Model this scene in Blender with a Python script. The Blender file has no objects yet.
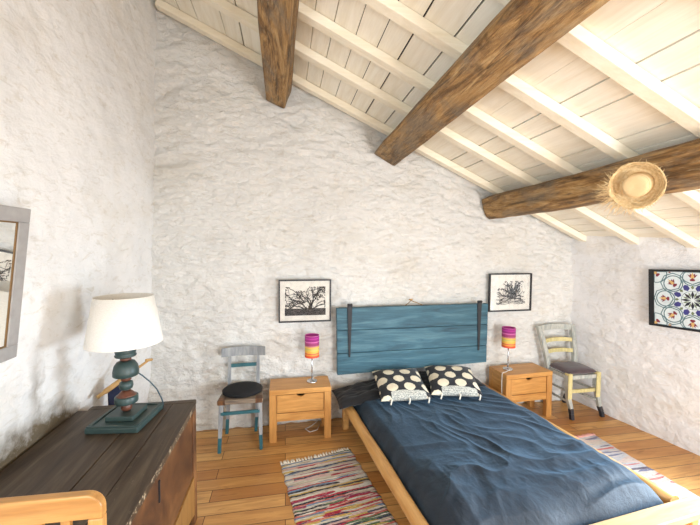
import bpy, bmesh, math, random
from mathutils import Vector, Matrix, noise

scene = bpy.context.scene
COL = scene.collection
PI = math.pi
def rad(a): return a * PI / 180.0

# ----------------------------------------------------------------- materials
MATS = {}
def new_mat(name):
    m = bpy.data.materials.new(name); m.use_nodes = True
    nt = m.node_tree; nt.nodes.clear()
    out = nt.nodes.new('ShaderNodeOutputMaterial')
    b = nt.nodes.new('ShaderNodeBsdfPrincipled')
    nt.links.new(b.outputs[0], out.inputs[0])
    MATS[name] = m
    return m, nt, b
def N(nt, t, **kw):
    n = nt.nodes.new(t)
    for k, v in kw.items(): setattr(n, k, v)
    return n
def L(nt, a, b): nt.links.new(a, b)
def srgb(r, g, b):
    f = lambda c: (c/255/12.92) if c/255 <= .04045 else ((c/255+.055)/1.055)**2.4
    return (f(r), f(g), f(b), 1)
def coords(nt, scale=(1,1,1), rot=(0,0,0), loc=(0,0,0)):
    t = N(nt, 'ShaderNodeTexCoord'); mp = N(nt, 'ShaderNodeMapping')
    mp.inputs['Scale'].default_value = scale; mp.inputs['Rotation'].default_value = rot
    mp.inputs['Location'].default_value = loc
    L(nt, t.outputs['Object'], mp.inputs[0]); return mp.outputs[0]
def noise_n(nt, vec, scale, detail=4, rough=.55, dist=0):
    n = N(nt, 'ShaderNodeTexNoise'); L(nt, vec, n.inputs['Vector'])
    n.inputs['Scale'].default_value = scale; n.inputs['Detail'].default_value = detail
    n.inputs['Roughness'].default_value = rough; n.inputs['Distortion'].default_value = dist
    return n.outputs['Fac']
def ramp(nt, fac, stops, interp='LINEAR'):
    r = N(nt, 'ShaderNodeValToRGB'); r.color_ramp.interpolation = interp
    e = r.color_ramp.elements
    while len(e) < len(stops): e.new(.5)
    for i, (p, c) in enumerate(stops): e[i].position = p; e[i].color = c
    L(nt, fac, r.inputs[0]); return r.outputs[0]
def mixc(nt, fac, a, b, mode='MIX'):
    m = N(nt, 'ShaderNodeMix', data_type='RGBA', blend_type=mode)
    if isinstance(fac, float): m.inputs[0].default_value = fac
    else: L(nt, fac, m.inputs[0])
    for i, v in ((6, a), (7, b)):
        if isinstance(v, tuple): m.inputs[i].default_value = v
        else: L(nt, v, m.inputs[i])
    return m.outputs[2]
def math_n(nt, op, a, b=None, c=None, clamp=False):
    m = N(nt, 'ShaderNodeMath', operation=op); m.use_clamp = clamp
    for i, v in enumerate((a, b, c)):
        if v is None: continue
        if isinstance(v, (int, float)): m.inputs[i].default_value = v
        else: L(nt, v, m.inputs[i])
    return m.outputs[0]
def bump(nt, b, h, strength, dist=.01):
    n = N(nt, 'ShaderNodeBump'); n.inputs['Strength'].default_value = strength
    n.inputs['Distance'].default_value = dist
    L(nt, h, n.inputs['Height']); L(nt, n.outputs[0], b.inputs['Normal'])
def plain(name, col, rough=.5, metal=0, sheen=0):
    m, nt, b = new_mat(name)
    v = coords(nt); n = noise_n(nt, v, 25, 3)
    c = ramp(nt, n, [(.25, tuple(x*.86 for x in col[:3])+(1,)), (.75, tuple(min(1, x*1.08) for x in col[:3])+(1,))])
    L(nt, c, b.inputs['Base Color'])
    b.inputs['Roughness'].default_value = rough; b.inputs['Metallic'].default_value = metal
    if sheen: b.inputs['Sheen Weight'].default_value = sheen
    return m
def wood(name, stops, scale, rough=.45, nscale=1.0, bmp=.15, knots=0.0, dark=None, dist=1.2, spec=.5, mul=.35):
    """grain runs along the axis whose scale is small"""
    m, nt, b = new_mat(name)
    v = coords(nt, scale)
    n1 = noise_n(nt, v, nscale, 6, .6, dist)
    c = ramp(nt, n1, stops)
    n2 = noise_n(nt, v, nscale*6, 3, .6, .3)
    c = mixc(nt, mul, c, ramp(nt, n2, [(.3, (.45,.45,.45,1)), (.7, (1,1,1,1))]), 'MULTIPLY')
    if dark:
        n3 = noise_n(nt, coords(nt, (1,1,1)), 3.0, 3, .6, .5)
        c = mixc(nt, ramp(nt, n3, [(.45, (0,0,0,1)), (.7, (1,1,1,1))]), c, dark)
    L(nt, c, b.inputs['Base Color']); b.inputs['Roughness'].default_value = rough
    b.inputs['Specular IOR Level'].default_value = spec
    bump(nt, b, n2, bmp, .004)
    return m

def plaster(name, base, stain=None, specks=True, bmp=1.0):
    m, nt, b = new_mat(name)
    v = coords(nt)
    n1 = noise_n(nt, v, 2.2, 5, .6)
    c = ramp(nt, n1, [(.3, tuple(x*.90 for x in base)+(1,)), (.62, base+(1,))])
    # faint ochre patches of old lime
    n2 = noise_n(nt, coords(nt, (1,1,1.4), loc=(3,7,1)), 1.7, 4, .6, .4)
    c = mixc(nt, ramp(nt, n2, [(.52, (0,0,0,1)), (.72, (.30,.30,.30,1))]), c, srgb(208,196,172))
    ns_ = noise_n(nt, coords(nt, (1,1,2.6), loc=(8,3,2)), 8, 6, .7, 1.2)
    c = mixc(nt, ramp(nt, ns_, [(.54, (0,0,0,1)), (.70, (.42,.42,.42,1))]), c, srgb(190,178,154))
    sep = N(nt, 'ShaderNodeSeparateXYZ'); L(nt, v, sep.inputs[0])
    if specks:
        n3 = noise_n(nt, coords(nt, (1,1,1.6), loc=(1,2,9)), 13, 6, .7, .8)
        low = ramp(nt, math_n(nt, 'DIVIDE', sep.outputs[2], 1.0), [(.1, (1,1,1,1)), (.85, (0,0,0,1))])
        k = math_n(nt, 'MULTIPLY', ramp(nt, n3, [(.57, (0,0,0,1)), (.72, (1,1,1,1))]), low)
        c = mixc(nt, math_n(nt, 'MULTIPLY', k, .55), c, srgb(96,106,116))
    if stain:
        c = stain(nt, v, sep, c)
    L(nt, c, b.inputs['Base Color']); b.inputs['Roughness'].default_value = .92
    b.inputs['Specular IOR Level'].default_value = .15
    nb = noise_n(nt, coords(nt, (1,1,1.7)), 16, 6, .65, .6)
    nf = noise_n(nt, v, 70, 3, .6)
    bump(nt, b, math_n(nt, 'ADD', nb, math_n(nt, 'MULTIPLY', nf, .22)), bmp, .03)
    return m

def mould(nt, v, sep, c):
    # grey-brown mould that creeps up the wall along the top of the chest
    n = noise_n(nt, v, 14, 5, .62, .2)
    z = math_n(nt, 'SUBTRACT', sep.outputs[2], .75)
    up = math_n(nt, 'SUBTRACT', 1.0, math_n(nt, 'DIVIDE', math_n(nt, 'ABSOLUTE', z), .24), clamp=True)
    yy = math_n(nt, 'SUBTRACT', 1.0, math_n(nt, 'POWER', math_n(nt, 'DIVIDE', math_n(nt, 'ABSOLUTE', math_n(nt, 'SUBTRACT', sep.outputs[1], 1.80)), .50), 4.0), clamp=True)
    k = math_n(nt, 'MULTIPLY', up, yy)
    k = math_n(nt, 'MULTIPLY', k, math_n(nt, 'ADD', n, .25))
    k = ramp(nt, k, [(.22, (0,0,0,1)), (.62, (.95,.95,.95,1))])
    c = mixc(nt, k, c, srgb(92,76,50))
    # a narrow grey-brown streak rising above the mould
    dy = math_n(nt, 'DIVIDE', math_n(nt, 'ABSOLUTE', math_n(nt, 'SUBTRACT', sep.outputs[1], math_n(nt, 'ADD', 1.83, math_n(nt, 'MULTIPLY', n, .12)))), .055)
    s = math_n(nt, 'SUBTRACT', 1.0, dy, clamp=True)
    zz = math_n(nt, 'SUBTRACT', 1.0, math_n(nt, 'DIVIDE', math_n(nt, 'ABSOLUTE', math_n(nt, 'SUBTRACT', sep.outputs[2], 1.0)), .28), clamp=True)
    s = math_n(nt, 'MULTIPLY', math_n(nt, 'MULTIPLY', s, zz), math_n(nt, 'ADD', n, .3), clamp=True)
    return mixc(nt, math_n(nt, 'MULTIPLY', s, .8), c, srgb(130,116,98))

plaster('plaster_back', (.81,.795,.755))
plaster('plaster_left', (.87,.855,.83), mould, False, .45)
plaster('plaster_right', (.82,.81,.805), None, False, .5)
plaster('plaster_front', (.80,.78,.755), None, False)

def floor_mat():
    m, nt, b = new_mat('floor_boards')
    v = coords(nt)
    br = N(nt, 'ShaderNodeTexBrick'); br.offset = .37; br.offset_frequency = 2
    br.inputs['Scale'].default_value = 1; br.inputs['Mortar Size'].default_value = .0022
    br.inputs['Brick Width'].default_value = 1.35; br.inputs['Row Height'].default_value = .118
    br.inputs['Color1'].default_value = (0,0,0,1); br.inputs['Color2'].default_value = (1,1,1,1)
    br.inputs['Mortar'].default_value = (.5,.5,.5,1)
    L(nt, v, br.inputs['Vector'])
    sep = N(nt, 'ShaderNodeSeparateColor'); L(nt, br.outputs['Color'], sep.inputs[0])
    # grain, shifted per board
    add = N(nt, 'ShaderNodeVectorMath', operation='MULTIPLY_ADD')
    L(nt, br.outputs['Color'], add.inputs[0]); add.inputs[1].default_value = (3.1,7.7,5.3); L(nt, v, add.inputs[2])
    mp = N(nt, 'ShaderNodeMapping'); mp.inputs['Scale'].default_value = (1.1, 12, 1); L(nt, add.outputs[0], mp.inputs[0])
    n1 = noise_n(nt, mp.outputs[0], 1.6, 6, .6, 1.6)
    base = ramp(nt, sep.outputs[0], [(0, srgb(178,122,66)), (.35, srgb(210,158,92)), (.7, srgb(222,174,108)), (1, srgb(194,138,78))])
    c = mixc(nt, ramp(nt, n1, [(.36, (1,1,1,1)), (.62, (0,0,0,1))]), base, mixc(nt, .5, base, srgb(150,92,46)))
    # knots and dark heartwood streaks
    n2 = noise_n(nt, coords(nt, (1.6, 7, 1), loc=(5,2,0)), 2.1, 4, .65, .9)
    c = mixc(nt, ramp(nt, n2, [(.60, (0,0,0,1)), (.76, (.7,.7,.7,1))]), c, srgb(116,70,36))
    c = mixc(nt, br.outputs['Fac'], c, srgb(70,40,20))
    L(nt, c, b.inputs['Base Color'])
    b.inputs['Roughness'].default_value = .34; b.inputs['Specular IOR Level'].default_value = .4
    bump(nt, b, math_n(nt, 'SUBTRACT', math_n(nt, 'MULTIPLY', n1, .3), br.outputs['Fac']), .25, .003)
floor_mat()

wood('cream_plank', [(.3, srgb(236,228,208)), (.6, srgb(248,243,228))], (9,.8,9), .6, 1.5, .10, mul=.10)
wood('cream_rafter', [(.3, srgb(236,226,200)), (.6, srgb(246,238,218))], (.8,9,9), .6, 1.5, .10, mul=.10)
plain('gap_dark', srgb(40,34,28), .9)
def beam_mat():
    m, nt, b = new_mat('old_oak')
    v = coords(nt, (9,1.1,9))
    n1 = noise_n(nt, v, 1.3, 8, .68, 1.6)
    c = ramp(nt, n1, [(.32, srgb(64,44,24)), (.44, srgb(132,98,56)), (.54, srgb(178,138,84)), (.68, srgb(214,180,128))])
    n2 = noise_n(nt, coords(nt, (3,1.2,3), loc=(2,1,4)), 2.2, 5, .65, .6)
    c = mixc(nt, ramp(nt, n2, [(.46, (0,0,0,1)), (.62, (.65,.65,.65,1))]), c, srgb(128,118,102))
    n4 = noise_n(nt, coords(nt, (2.4,1.5,2.4), loc=(9,3,4)), 3.1, 4, .6, .4)
    c = mixc(nt, ramp(nt, n4, [(.58, (0,0,0,1)), (.74, (.7,.7,.7,1))]), c, srgb(60,44,30))
    n5 = noise_n(nt, coords(nt, (30,1.1,30), loc=(1,9,4)), 1.6, 5, .7, 1.2)
    ck_ = ramp(nt, n5, [(.36, (1,1,1,1)), (.44, (0,0,0,1))])
    c = mixc(nt, math_n(nt, 'MULTIPLY', ck_, .6), c, srgb(48,34,22))
    n6 = noise_n(nt, coords(nt, (40,5,40), loc=(6,2,4)), 2.0, 4, .7)
    c = mixc(nt, ramp(nt, n6, [(.55, (0,0,0,1)), (.72, (.6,.6,.6,1))]), c, srgb(200,172,130))
    L(nt, c, b.inputs['Base Color']); b.inputs['Roughness'].default_value = .75
    n3 = noise_n(nt, coords(nt, (26,2,26)), 2, 5, .7, .6)
    bump(nt, b, math_n(nt, 'ADD', math_n(nt, 'ADD', n3, n1), math_n(nt, 'MULTIPLY', n5, .8)), .9, .025)
beam_mat()
wood('oak_honey_x', [(.3, srgb(184,124,60)), (.62, srgb(214,158,88))], (1.2,14,14), .42, 1.4)
wood('oak_honey_y', [(.3, srgb(184,124,60)), (.62, srgb(214,158,88))], (14,1.2,14), .42, 1.4)
wood('oak_honey_z', [(.3, srgb(180,120,58)), (.62, srgb(210,154,86))], (14,14,1.2), .42, 1.4)
wood('beech_x', [(.3, srgb(176,124,64)), (.62, srgb(200,150,86))], (1.2,14,14), .38, 1.2)
wood('beech_z', [(.3, srgb(176,124,64)), (.62, srgb(200,150,86))], (14,14,1.2), .38, 1.2)
wood('pine_rail', [(.3, srgb(196,142,78)), (.62, srgb(222,174,108))], (12,1.0,12), .4, 1.3)
wood('pine_pale', [(.3, srgb(190,152,104)), (.62, srgb(212,180,134))], (1.0,12,12), .5, 1.3, dark=None)
wood('teal_board', [(.28, srgb(32,62,74)), (.5, srgb(54,98,114)), (.72, srgb(94,132,142))], (.9,7,9), .6, 1.8, .35)
wood('chest_lid', [(.3, srgb(50,38,28)), (.5, srgb(74,60,46)), (.72, srgb(104,90,72))], (9,.9,9), .5, 1.5, .3, spec=.35)
wood('chest_side', [(.3, srgb(58,36,24)), (.5, srgb(98,64,38)), (.72, srgb(150,104,62))], (6,1.0,1.4), .5, 1.7, .25)
wood('chest_pale', [(.3, srgb(126,88,44)), (.65, srgb(168,124,68))], (6,9,1.0), .5, 1.5, .25)
m = wood('chest_lid_worn', [(.3, srgb(50,38,28)), (.5, srgb(74,60,46)), (.72, srgb(104,90,72))], (9,.9,9), .5, 1.5, .3, spec=.35)
nt = m.node_tree; b = [n for n in nt.nodes if n.type == 'BSDF_PRINCIPLED'][0]
old = b.inputs['Base Color'].links[0].from_socket
v = coords(nt); sep = N(nt, 'ShaderNodeSeparateXYZ'); L(nt, v, sep.inputs[0])
e = math_n(nt, 'SUBTRACT', 1.0, math_n(nt, 'DIVIDE', math_n(nt, 'ABSOLUTE', math_n(nt, 'SUBTRACT', sep.outputs[0], .325)), .0075), clamp=True)
n = noise_n(nt, coords(nt, (1,1.2,1)), 38, 4, .7)
k = ramp(nt, math_n(nt, 'MULTIPLY', e, n), [(.56, (0,0,0,1)), (.62, (.8,.8,.8,1))])
n2 = ramp(nt, noise_n(nt, coords(nt, (2,1,1)), 22, 5, .75), [(.60, (0,0,0,1)), (.74, (.4,.4,.4,1))])
k2 = math_n(nt, 'MAXIMUM', k, math_n(nt, 'MULTIPLY', n2, ramp(nt, noise_n(nt, v, 3.0, 2), [(.5, (0,0,0,1)), (.6, (1,1,1,1))])))
L(nt, mixc(nt, k2, old, srgb(196,178,150)), b.inputs['Base Color'])
plain('teal_paint', srgb(54,72,70), .42)
plain('teal_bright', srgb(46,98,106), .5)
plain('brown_turned', srgb(98,58,42), .42)
wood('grey_paint', [(.3, srgb(124,128,132)), (.6, srgb(164,166,166))], (10,10,1.5), .6, 1.5, .2)
wood('pale_grey_paint', [(.3, srgb(148,154,150)), (.6, srgb(196,196,186))], (10,10,2), .6, 3, .25)
wood('yellow_paint', [(.3, srgb(196,182,122)), (.6, srgb(222,208,150))], (10,10,2), .6, 3, .2)
wood('weathered_wood', [(.3, srgb(92,78,66)), (.6, srgb(150,132,112))], (2,10,10), .7, 3, .3)
plain('dark_boot', srgb(44,44,50), .5)
plain('black_fabric', srgb(17,17,19), .9)
plain('black_linen', srgb(20,20,23), .9, sheen=.15)
plain('plum_fabric', srgb(76,60,64), .9, sheen=.3)
plain('iron', srgb(58,58,60), .6, .6)
plain('chrome', srgb(205,205,205), .25, .9)
plain('white_cord', srgb(226,222,212), .6)
plain('teal_cord', srgb(70,90,98), .5)
plain('twine', srgb(150,120,80), .9)
plain('picture_black', srgb(30,30,33), .45)
plain('mat_board', srgb(236,232,222), .9)
plain('print_ink', srgb(40,40,42), .9)
plain('print_grey', srgb(122,122,122), .9)
plain('mirror_frame', srgb(158,155,152), .55)
plain('gold_bevel', srgb(120,90,50), .5, .2)
plain('navy_canvas', srgb(30,36,62), .9)
plain('bamboo', srgb(196,154,96), .5)
plain('cream_dot', srgb(226,214,188), .9)
plain('cushion_dark', srgb(26,27,32), .9, sheen=.15)
plain('tassel', srgb(214,208,194), .9)
plain('lamp_inner', srgb(226,214,180), .9)
plain('tile_white', srgb(214,224,226), .5)
plain('tile_teal', srgb(92,122,128), .5)
plain('tile_blue', srgb(62,62,128), .5)
plain('tile_red', srgb(128,48,62), .5)
plain('tile_gold', srgb(214,176,112), .5)
plain('tile_black', srgb(36,36,48), .5)
plain('tile_green', srgb(112,128,92), .5)
plain('window_paint', srgb(228,226,220), .5)
m, nt, b = new_mat('mirror_glass'); b.inputs['Metallic'].default_value = 1; b.inputs['Roughness'].default_value = .02; b.inputs['Base Color'].default_value = (.86,.87,.86,1)
m, nt, b = new_mat('clear_glass'); b.inputs['Roughness'].default_value = .02; b.inputs['Transmission Weight'].default_value = 1; b.inputs['IOR'].default_value = 1.0
b.inputs['Specular IOR Level'].default_value = .5
# picture glass: mostly see-through with a faint gloss
m, nt, b = new_mat('picture_glass')
tr = N(nt, 'ShaderNodeBsdfTransparent'); gl = N(nt, 'ShaderNodeBsdfGlossy'); gl.inputs['Roughness'].default_value = .03
fr = N(nt, 'ShaderNodeFresnel'); fr.inputs['IOR'].default_value = 1.45
mx = N(nt, 'ShaderNodeMixShader'); L(nt, fr.outputs[0], mx.inputs[0]); L(nt, tr.outputs[0], mx.inputs[1]); L(nt, gl.outputs[0], mx.inputs[2])
outn = [n for n in nt.nodes if n.type == 'OUTPUT_MATERIAL'][0]; L(nt, mx.outputs[0], outn.inputs[0])
nt.nodes.remove(b)

# lamp shades
m, nt, b = new_mat('white_shade')
v = coords(nt, (1,1,1)); n = noise_n(nt, coords(nt, (60,60,200)), 2, 3)
L(nt, ramp(nt, n, [(.3, srgb(232,226,216)), (.7, srgb(246,242,234))]), b.inputs['Base Color']); b.inputs['Roughness'].default_value = .9
b.inputs['Transmission Weight'].default_value = .0; b.inputs['Subsurface Weight'].default_value = 0
m, nt, b = new_mat('striped_shade')
v = coords(nt); sep = N(nt, 'ShaderNodeSeparateXYZ'); L(nt, v, sep.inputs[0])
t = math_n(nt, 'DIVIDE', math_n(nt, 'SUBTRACT', sep.outputs[2], .235), .2)
c = ramp(nt, t, [(0, srgb(222,84,50)), (.10, srgb(232,150,60)), (.17, srgb(206,80,70)), (.21, srgb(232,170,70)), (.30, srgb(216,186,84)),
    (.37, srgb(190,176,96)), (.43, srgb(226,180,80)), (.50, srgb(190,124,120)), (.55, srgb(150,56,104)), (.66, srgb(172,66,132)),
    (.70, srgb(214,120,170)), (.74, srgb(150,40,120)), (.84, srgb(186,60,150)), (.90, srgb(160,40,130)), (.97, srgb(206,110,170))], 'CONSTANT')
L(nt, c, b.inputs['Base Color']); b.inputs['Roughness'].default_value = .6

# duvet
m, nt, b = new_mat('navy_linen')
v = coords(nt)
n1 = noise_n(nt, coords(nt, (3,1.5,3)), 5, 5, .65, .8)
L(nt, ramp(nt, n1, [(.3, srgb(18,22,28)), (.7, srgb(29,36,46))]), b.inputs['Base Color'])
b.inputs['Roughness'].default_value = .62; b.inputs['Specular IOR Level'].default_value = .35; b.inputs['Sheen Weight'].default_value = .34; b.inputs['Sheen Roughness'].default_value = .5
b.inputs['Sheen Tint'].default_value = srgb(140,185,220)
bump(nt, b, math_n(nt, 'ADD', noise_n(nt, v, 260, 2), math_n(nt, 'MULTIPLY', noise_n(nt, coords(nt, (2,1,2)), 12, 4, .6, 1.0), 3)), .25, .006)

# rag rug
def rug_mat(name, stops, freq):
    m, nt, b = new_mat(name)
    sep = N(nt, 'ShaderNodeSeparateXYZ'); v = coords(nt); L(nt, v, sep.inputs[0])
    cmb = N(nt, 'ShaderNodeCombineXYZ')
    wob = noise_n(nt, coords(nt, (2.5,3,1)), 2.0, 3, .6)
    seg = noise_n(nt, coords(nt, (1.6,9,1), loc=(2,5,1)), 1.5, 1)
    yy = math_n(nt, 'ADD', math_n(nt, 'ADD', sep.outputs[1], 3.37), math_n(nt, 'MULTIPLY', wob, .035))
    row = math_n(nt, 'FLOOR', math_n(nt, 'MULTIPLY', yy, freq))
    L(nt, row, cmb.inputs[0]); L(nt, math_n(nt, 'FLOOR', math_n(nt, 'MULTIPLY', seg, 7)), cmb.inputs[1])
    wn = N(nt, 'ShaderNodeTexWhiteNoise', noise_dimensions='3D'); L(nt, cmb.outputs[0], wn.inputs['Vector'])
    c = ramp(nt, wn.outputs['Value'], stops, 'CONSTANT')
    sp = noise_n(nt, coords(nt, (1,2.5,1)), 55, 4, .7)
    c = mixc(nt, ramp(nt, sp, [(.52, (.0,.0,.0,1)), (.66, (.45,.45,.45,1))]), c, srgb(232,226,214))
    c = mixc(nt, .5, c, ramp(nt, noise_n(nt, coords(nt, (1,3,1), loc=(4,1,1)), 45, 2, .6), [(.30, (.5,.5,.5,1)), (.48, (1,1,1,1))]), 'MULTIPLY')
    c = mixc(nt, 1.0, c, (1.0,1.0,1.0,1), 'MULTIPLY')
    L(nt, c, b.inputs['Base Color']); b.inputs['Roughness'].default_value = .95
    w = N(nt, 'ShaderNodeTexWave', wave_type='BANDS', bands_direction='Y'); L(nt, v, w.inputs['Vector']); w.inputs['Scale'].default_value = 28; w.inputs['Distortion'].default_value = 3
    bump(nt, b, math_n(nt, 'ADD', w.outputs['Fac'], sp), .8, .01)
rug_mat('rag_rug', [(0, srgb(222,214,198)), (.16, srgb(120,146,176)), (.24, srgb(236,230,216)), (.34, srgb(58,66,92)), (.41, srgb(216,184,96)), (.47, srgb(226,216,200)), (.56, srgb(190,44,66)),
    (.64, srgb(206,190,168)), (.70, srgb(92,120,82)), (.75, srgb(228,190,180)), (.81, srgb(48,48,58)), (.86, srgb(214,112,98)), (.91, srgb(232,226,214)), (.96, srgb(156,56,96))], 72)
rug_mat('pale_rug', [(0, srgb(208,206,210)), (.25, srgb(226,214,204)), (.5, srgb(128,130,160)), (.57, srgb(230,208,198)), (.72, srgb(214,128,124)),
    (.79, srgb(230,220,210)), (.92, srgb(96,88,110)), (.96, srgb(230,220,210))], 40)
plain('rug_fringe', srgb(226,218,202), .95)
plain('rug_fringe_pink', srgb(226,170,160), .95)
m, nt, b = new_mat('straw')
n = noise_n(nt, coords(nt, (1,1,1)), 60, 4, .6)
L(nt, ramp(nt, n, [(.3, srgb(206,170,114)), (.65, srgb(236,210,162))]), b.inputs['Base Color']); b.inputs['Roughness'].default_value = .7
m, nt, b = new_mat('woven_straw')
w1 = N(nt, 'ShaderNodeTexWave', wave_type='RINGS', rings_direction='Z'); L(nt, coords(nt), w1.inputs['Vector']); w1.inputs['Scale'].default_value = 55; w1.inputs['Distortion'].default_value = 2
c = mixc(nt, w1.outputs['Fac'], srgb(206,172,120), srgb(228,200,154)); L(nt, c, b.inputs['Base Color']); b.inputs['Roughness'].default_value = .7
bump(nt, b, w1.outputs['Fac'], .4, .004)

# ----------------------------------------------------------------- mesh helper
class MB:
    def __init__(s): s.v = []; s.f = []; s.m = []; s.sm = []
    def add(s, vs, fs, mi=0, smooth=False):
        o = len(s.v); s.v += [tuple(v) for v in vs]
        for f in fs: s.f.append(tuple(i+o for i in f)); s.m.append(mi); s.sm.append(smooth)
        return s
    def hexa(s, p, mi=0):   # p: bottom 4 ccw, top 4 ccw
        return s.add(p, [(3,2,1,0),(4,5,6,7),(0,1,5,4),(1,2,6,5),(2,3,7,6),(3,0,4,7)], mi)
    def box(s, x0, x1, y0, y1, z0, z1, mi=0):
        return s.hexa([(x0,y0,z0),(x1,y0,z0),(x1,y1,z0),(x0,y1,z0),(x0,y0,z1),(x1,y0,z1),(x1,y1,z1),(x0,y1,z1)], mi)
    def bar(s, a, b, wa, da, wb=None, db=None, up=(0,0,1), mi=0):
        """square bar from a to b; w along side axis, d along the other"""
        a = Vector(a); b = Vector(b); wb = wb or wa; db = db or da
        t = (b-a).normalized(); u = Vector(up)
        if abs(t.dot(u)) > .95: u = Vector((0,1,0))
        x = t.cross(u).normalized(); y = x.cross(t).normalized()
        r = []
        for c, w, d in ((a,wa,da),(b,wb,db)):
            r += [c - x*w/2 - y*d/2, c + x*w/2 - y*d/2, c + x*w/2 + y*d/2, c - x*w/2 + y*d/2]
        return s.hexa(r, mi)
    def tube(s, pts, rs, n=10, mi=0, cap=True, flat=1.0):
        pts = [Vector(p) for p in pts]
        if not isinstance(rs, (list, tuple)): rs = [rs]*len(pts)
        vs = []; fs = []; prev = None
        for i, p in enumerate(pts):
            t = (pts[min(i+1, len(pts)-1)] - pts[max(i-1, 0)]).normalized()
            if prev is None:
                u = Vector((0,0,1)) if abs(t.z) < .9 else Vector((0,1,0))
                x = t.cross(u).normalized()
            else:
                x = (prev - t*prev.dot(t)).normalized()
            prev = x; y = t.cross(x)
            for k in range(n):
                a = 2*PI*k/n; vs.append(p + (x*math.cos(a) + y*math.sin(a)*flat)*rs[i])
        for i in range(len(pts)-1):
            for k in range(n):
                fs.append((i*n+k, i*n+(k+1)%n, (i+1)*n+(k+1)%n, (i+1)*n+k))
        o = len(s.v); s.add(vs, fs, mi, True)
        if cap:
            s.f.append(tuple(range(o+n-1, o-1, -1))); s.m.append(mi); s.sm.append(False)
            e = o+(len(pts)-1)*n
            s.f.append(tuple(range(e, e+n))); s.m.append(mi); s.sm.append(False)
        return s
    def lathe(s, prof, n=28, c=(0,0,0), mi=0, cap=True):
        vs = []; fs = []
        for r, z in prof:
            for k in range(n):
                a = 2*PI*k/n; vs.append((c[0]+r*math.cos(a), c[1]+r*math.sin(a), c[2]+z))
        for i in range(len(prof)-1):
            for k in range(n): fs.append((i*n+k, i*n+(k+1)%n, (i+1)*n+(k+1)%n, (i+1)*n+k))
        if cap:
            fs.append(tuple(range(n-1, -1, -1))); e = (len(prof)-1)*n; fs.append(tuple(range(e, e+n)))
        return s.add(vs, fs, mi, True)
    def xf(s, M):
        s.v = [tuple(M @ Vector(v)) for v in s.v]; return s
    def build(s, name, mat, parent=None, bevel=0, seg=2, auto=True):
        me = bpy.data.meshes.new(name); me.from_pydata(s.v, [], s.f)
        for mm in (mat if isinstance(mat, (list, tuple)) else [mat]): me.materials.append(MATS[mm])
        for p, mi, sm in zip(me.polygons, s.m, s.sm): p.material_index = mi; p.use_smooth = sm
        bm = bmesh.new(); bm.from_mesh(me); bmesh.ops.recalc_face_normals(bm, faces=bm.faces); bm.to_mesh(me); bm.free()
        me.update()
        o = bpy.data.objects.new(name, me); COL.objects.link(o)
        if parent is not None: o.parent = parent
        if bevel:
            md = o.modifiers.new('edge', 'BEVEL'); md.width = bevel; md.segments = seg; md.limit_method = 'ANGLE'; md.angle_limit = rad(40)
        return o
def tag(o, label, cat, group=None, kind=None):
    o['label'] = label; o['category'] = cat
    if group: o['group'] = group
    if kind: o['kind'] = kind
    return o
def thing(name, loc, label, cat, rz=0, group=None):
    o = bpy.data.objects.new(name, None); COL.objects.link(o)
    o.location = loc; o.rotation_euler = (0,0,rz); o.empty_display_size = .1
    return tag(o, label, cat, group)
def copy_thing(root, loc, rz, label):
    r = root.copy(); COL.objects.link(r); r.location = loc; r.rotation_euler = (0,0,rz); r['label'] = label
    for ch in list(root.children):
        c = ch.copy(); COL.objects.link(c); c.parent = r
        for g in list(ch.children):
            d = g.copy(); COL.objects.link(d); d.parent = c
    return r

# ----------------------------------------------------------------- room
YB = 3.31; YF = -1.7
def roof(x): return 3.216 - .453*x          # underside of the rafters
def xleft(z): return -1.207 + .0337*z
def xright(y): return 3.195 + .15*(YB - max(y, 1.9))
def stone(u, v, seed):
    """relief of limewashed rubble, u along the wall, v up"""
    p = Vector((u, v, seed))
    w = noise.noise(Vector((u*3, v*3, seed+5)))*.25
    big = noise.fractal(Vector((u*1.8, v*2.6, seed)), 1, 2, 3)
    q = Vector((u*4.2 + w, v*7.5 + w*2, seed+9))
    cell = noise.voronoi(q)[0]
    edge = min(.35, cell[1]-cell[0])
    fine = noise.fractal(Vector((u*14, v*24, seed+3)), .9, 2, 4)
    ridg = 1-abs(noise.noise(Vector((u*6, v*15, seed+1)) + Vector((w*3, w*3, 0))))
    m2 = .5+.5*noise.noise(Vector((u*1.3, v*1.3, seed+40)))
    crag = noise.ridged_multi_fractal(Vector((u*3.6+w, v*7.5+w*3, seed+21)), .8, 2.1, 5, 1.0, 2.0)
    return big*.018 + edge*.034*m2 + fine*.011 + ridg*.009 + crag*.021*(.25+m2) - .046
def wall_mesh(name, mat, U, V, fn, skirt):
    mb = MB(); vs = []; fs = []
    nu, nv = len(U), len(V)
    for i, u in enumerate(U):
        for j, v in enumerate(V): vs.append(fn(u, v))
    for i in range(nu-1):
        for j in range(nv-1): fs.append((i*nv+j, (i+1)*nv+j, (i+1)*nv+j+1, i*nv+j+1))
    n0 = len(vs)
    loop = [i*nv for i in range(nu)] + [(nu-1)*nv+j for j in range(1, nv)] + [i*nv+nv-1 for i in range(nu-2, -1, -1)] + [j for j in range(nv-2, 0, -1)]
    for k in loop: vs.append(tuple(a+b for a, b in zip(vs[k], skirt)))
    m = len(loop)
    for k in range(m): fs.append((loop[k], loop[(k+1) % m], n0+(k+1) % m, n0+k))
    fs.append(tuple(n0+k for k in range(m)))
    mb.add(vs, fs, 0, True)
    o = mb.build(name, mat); o['kind'] = 'structure'
    return o
def lin(a, b, n): return [a+(b-a)*i/(n-1) for i in range(n)]

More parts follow.
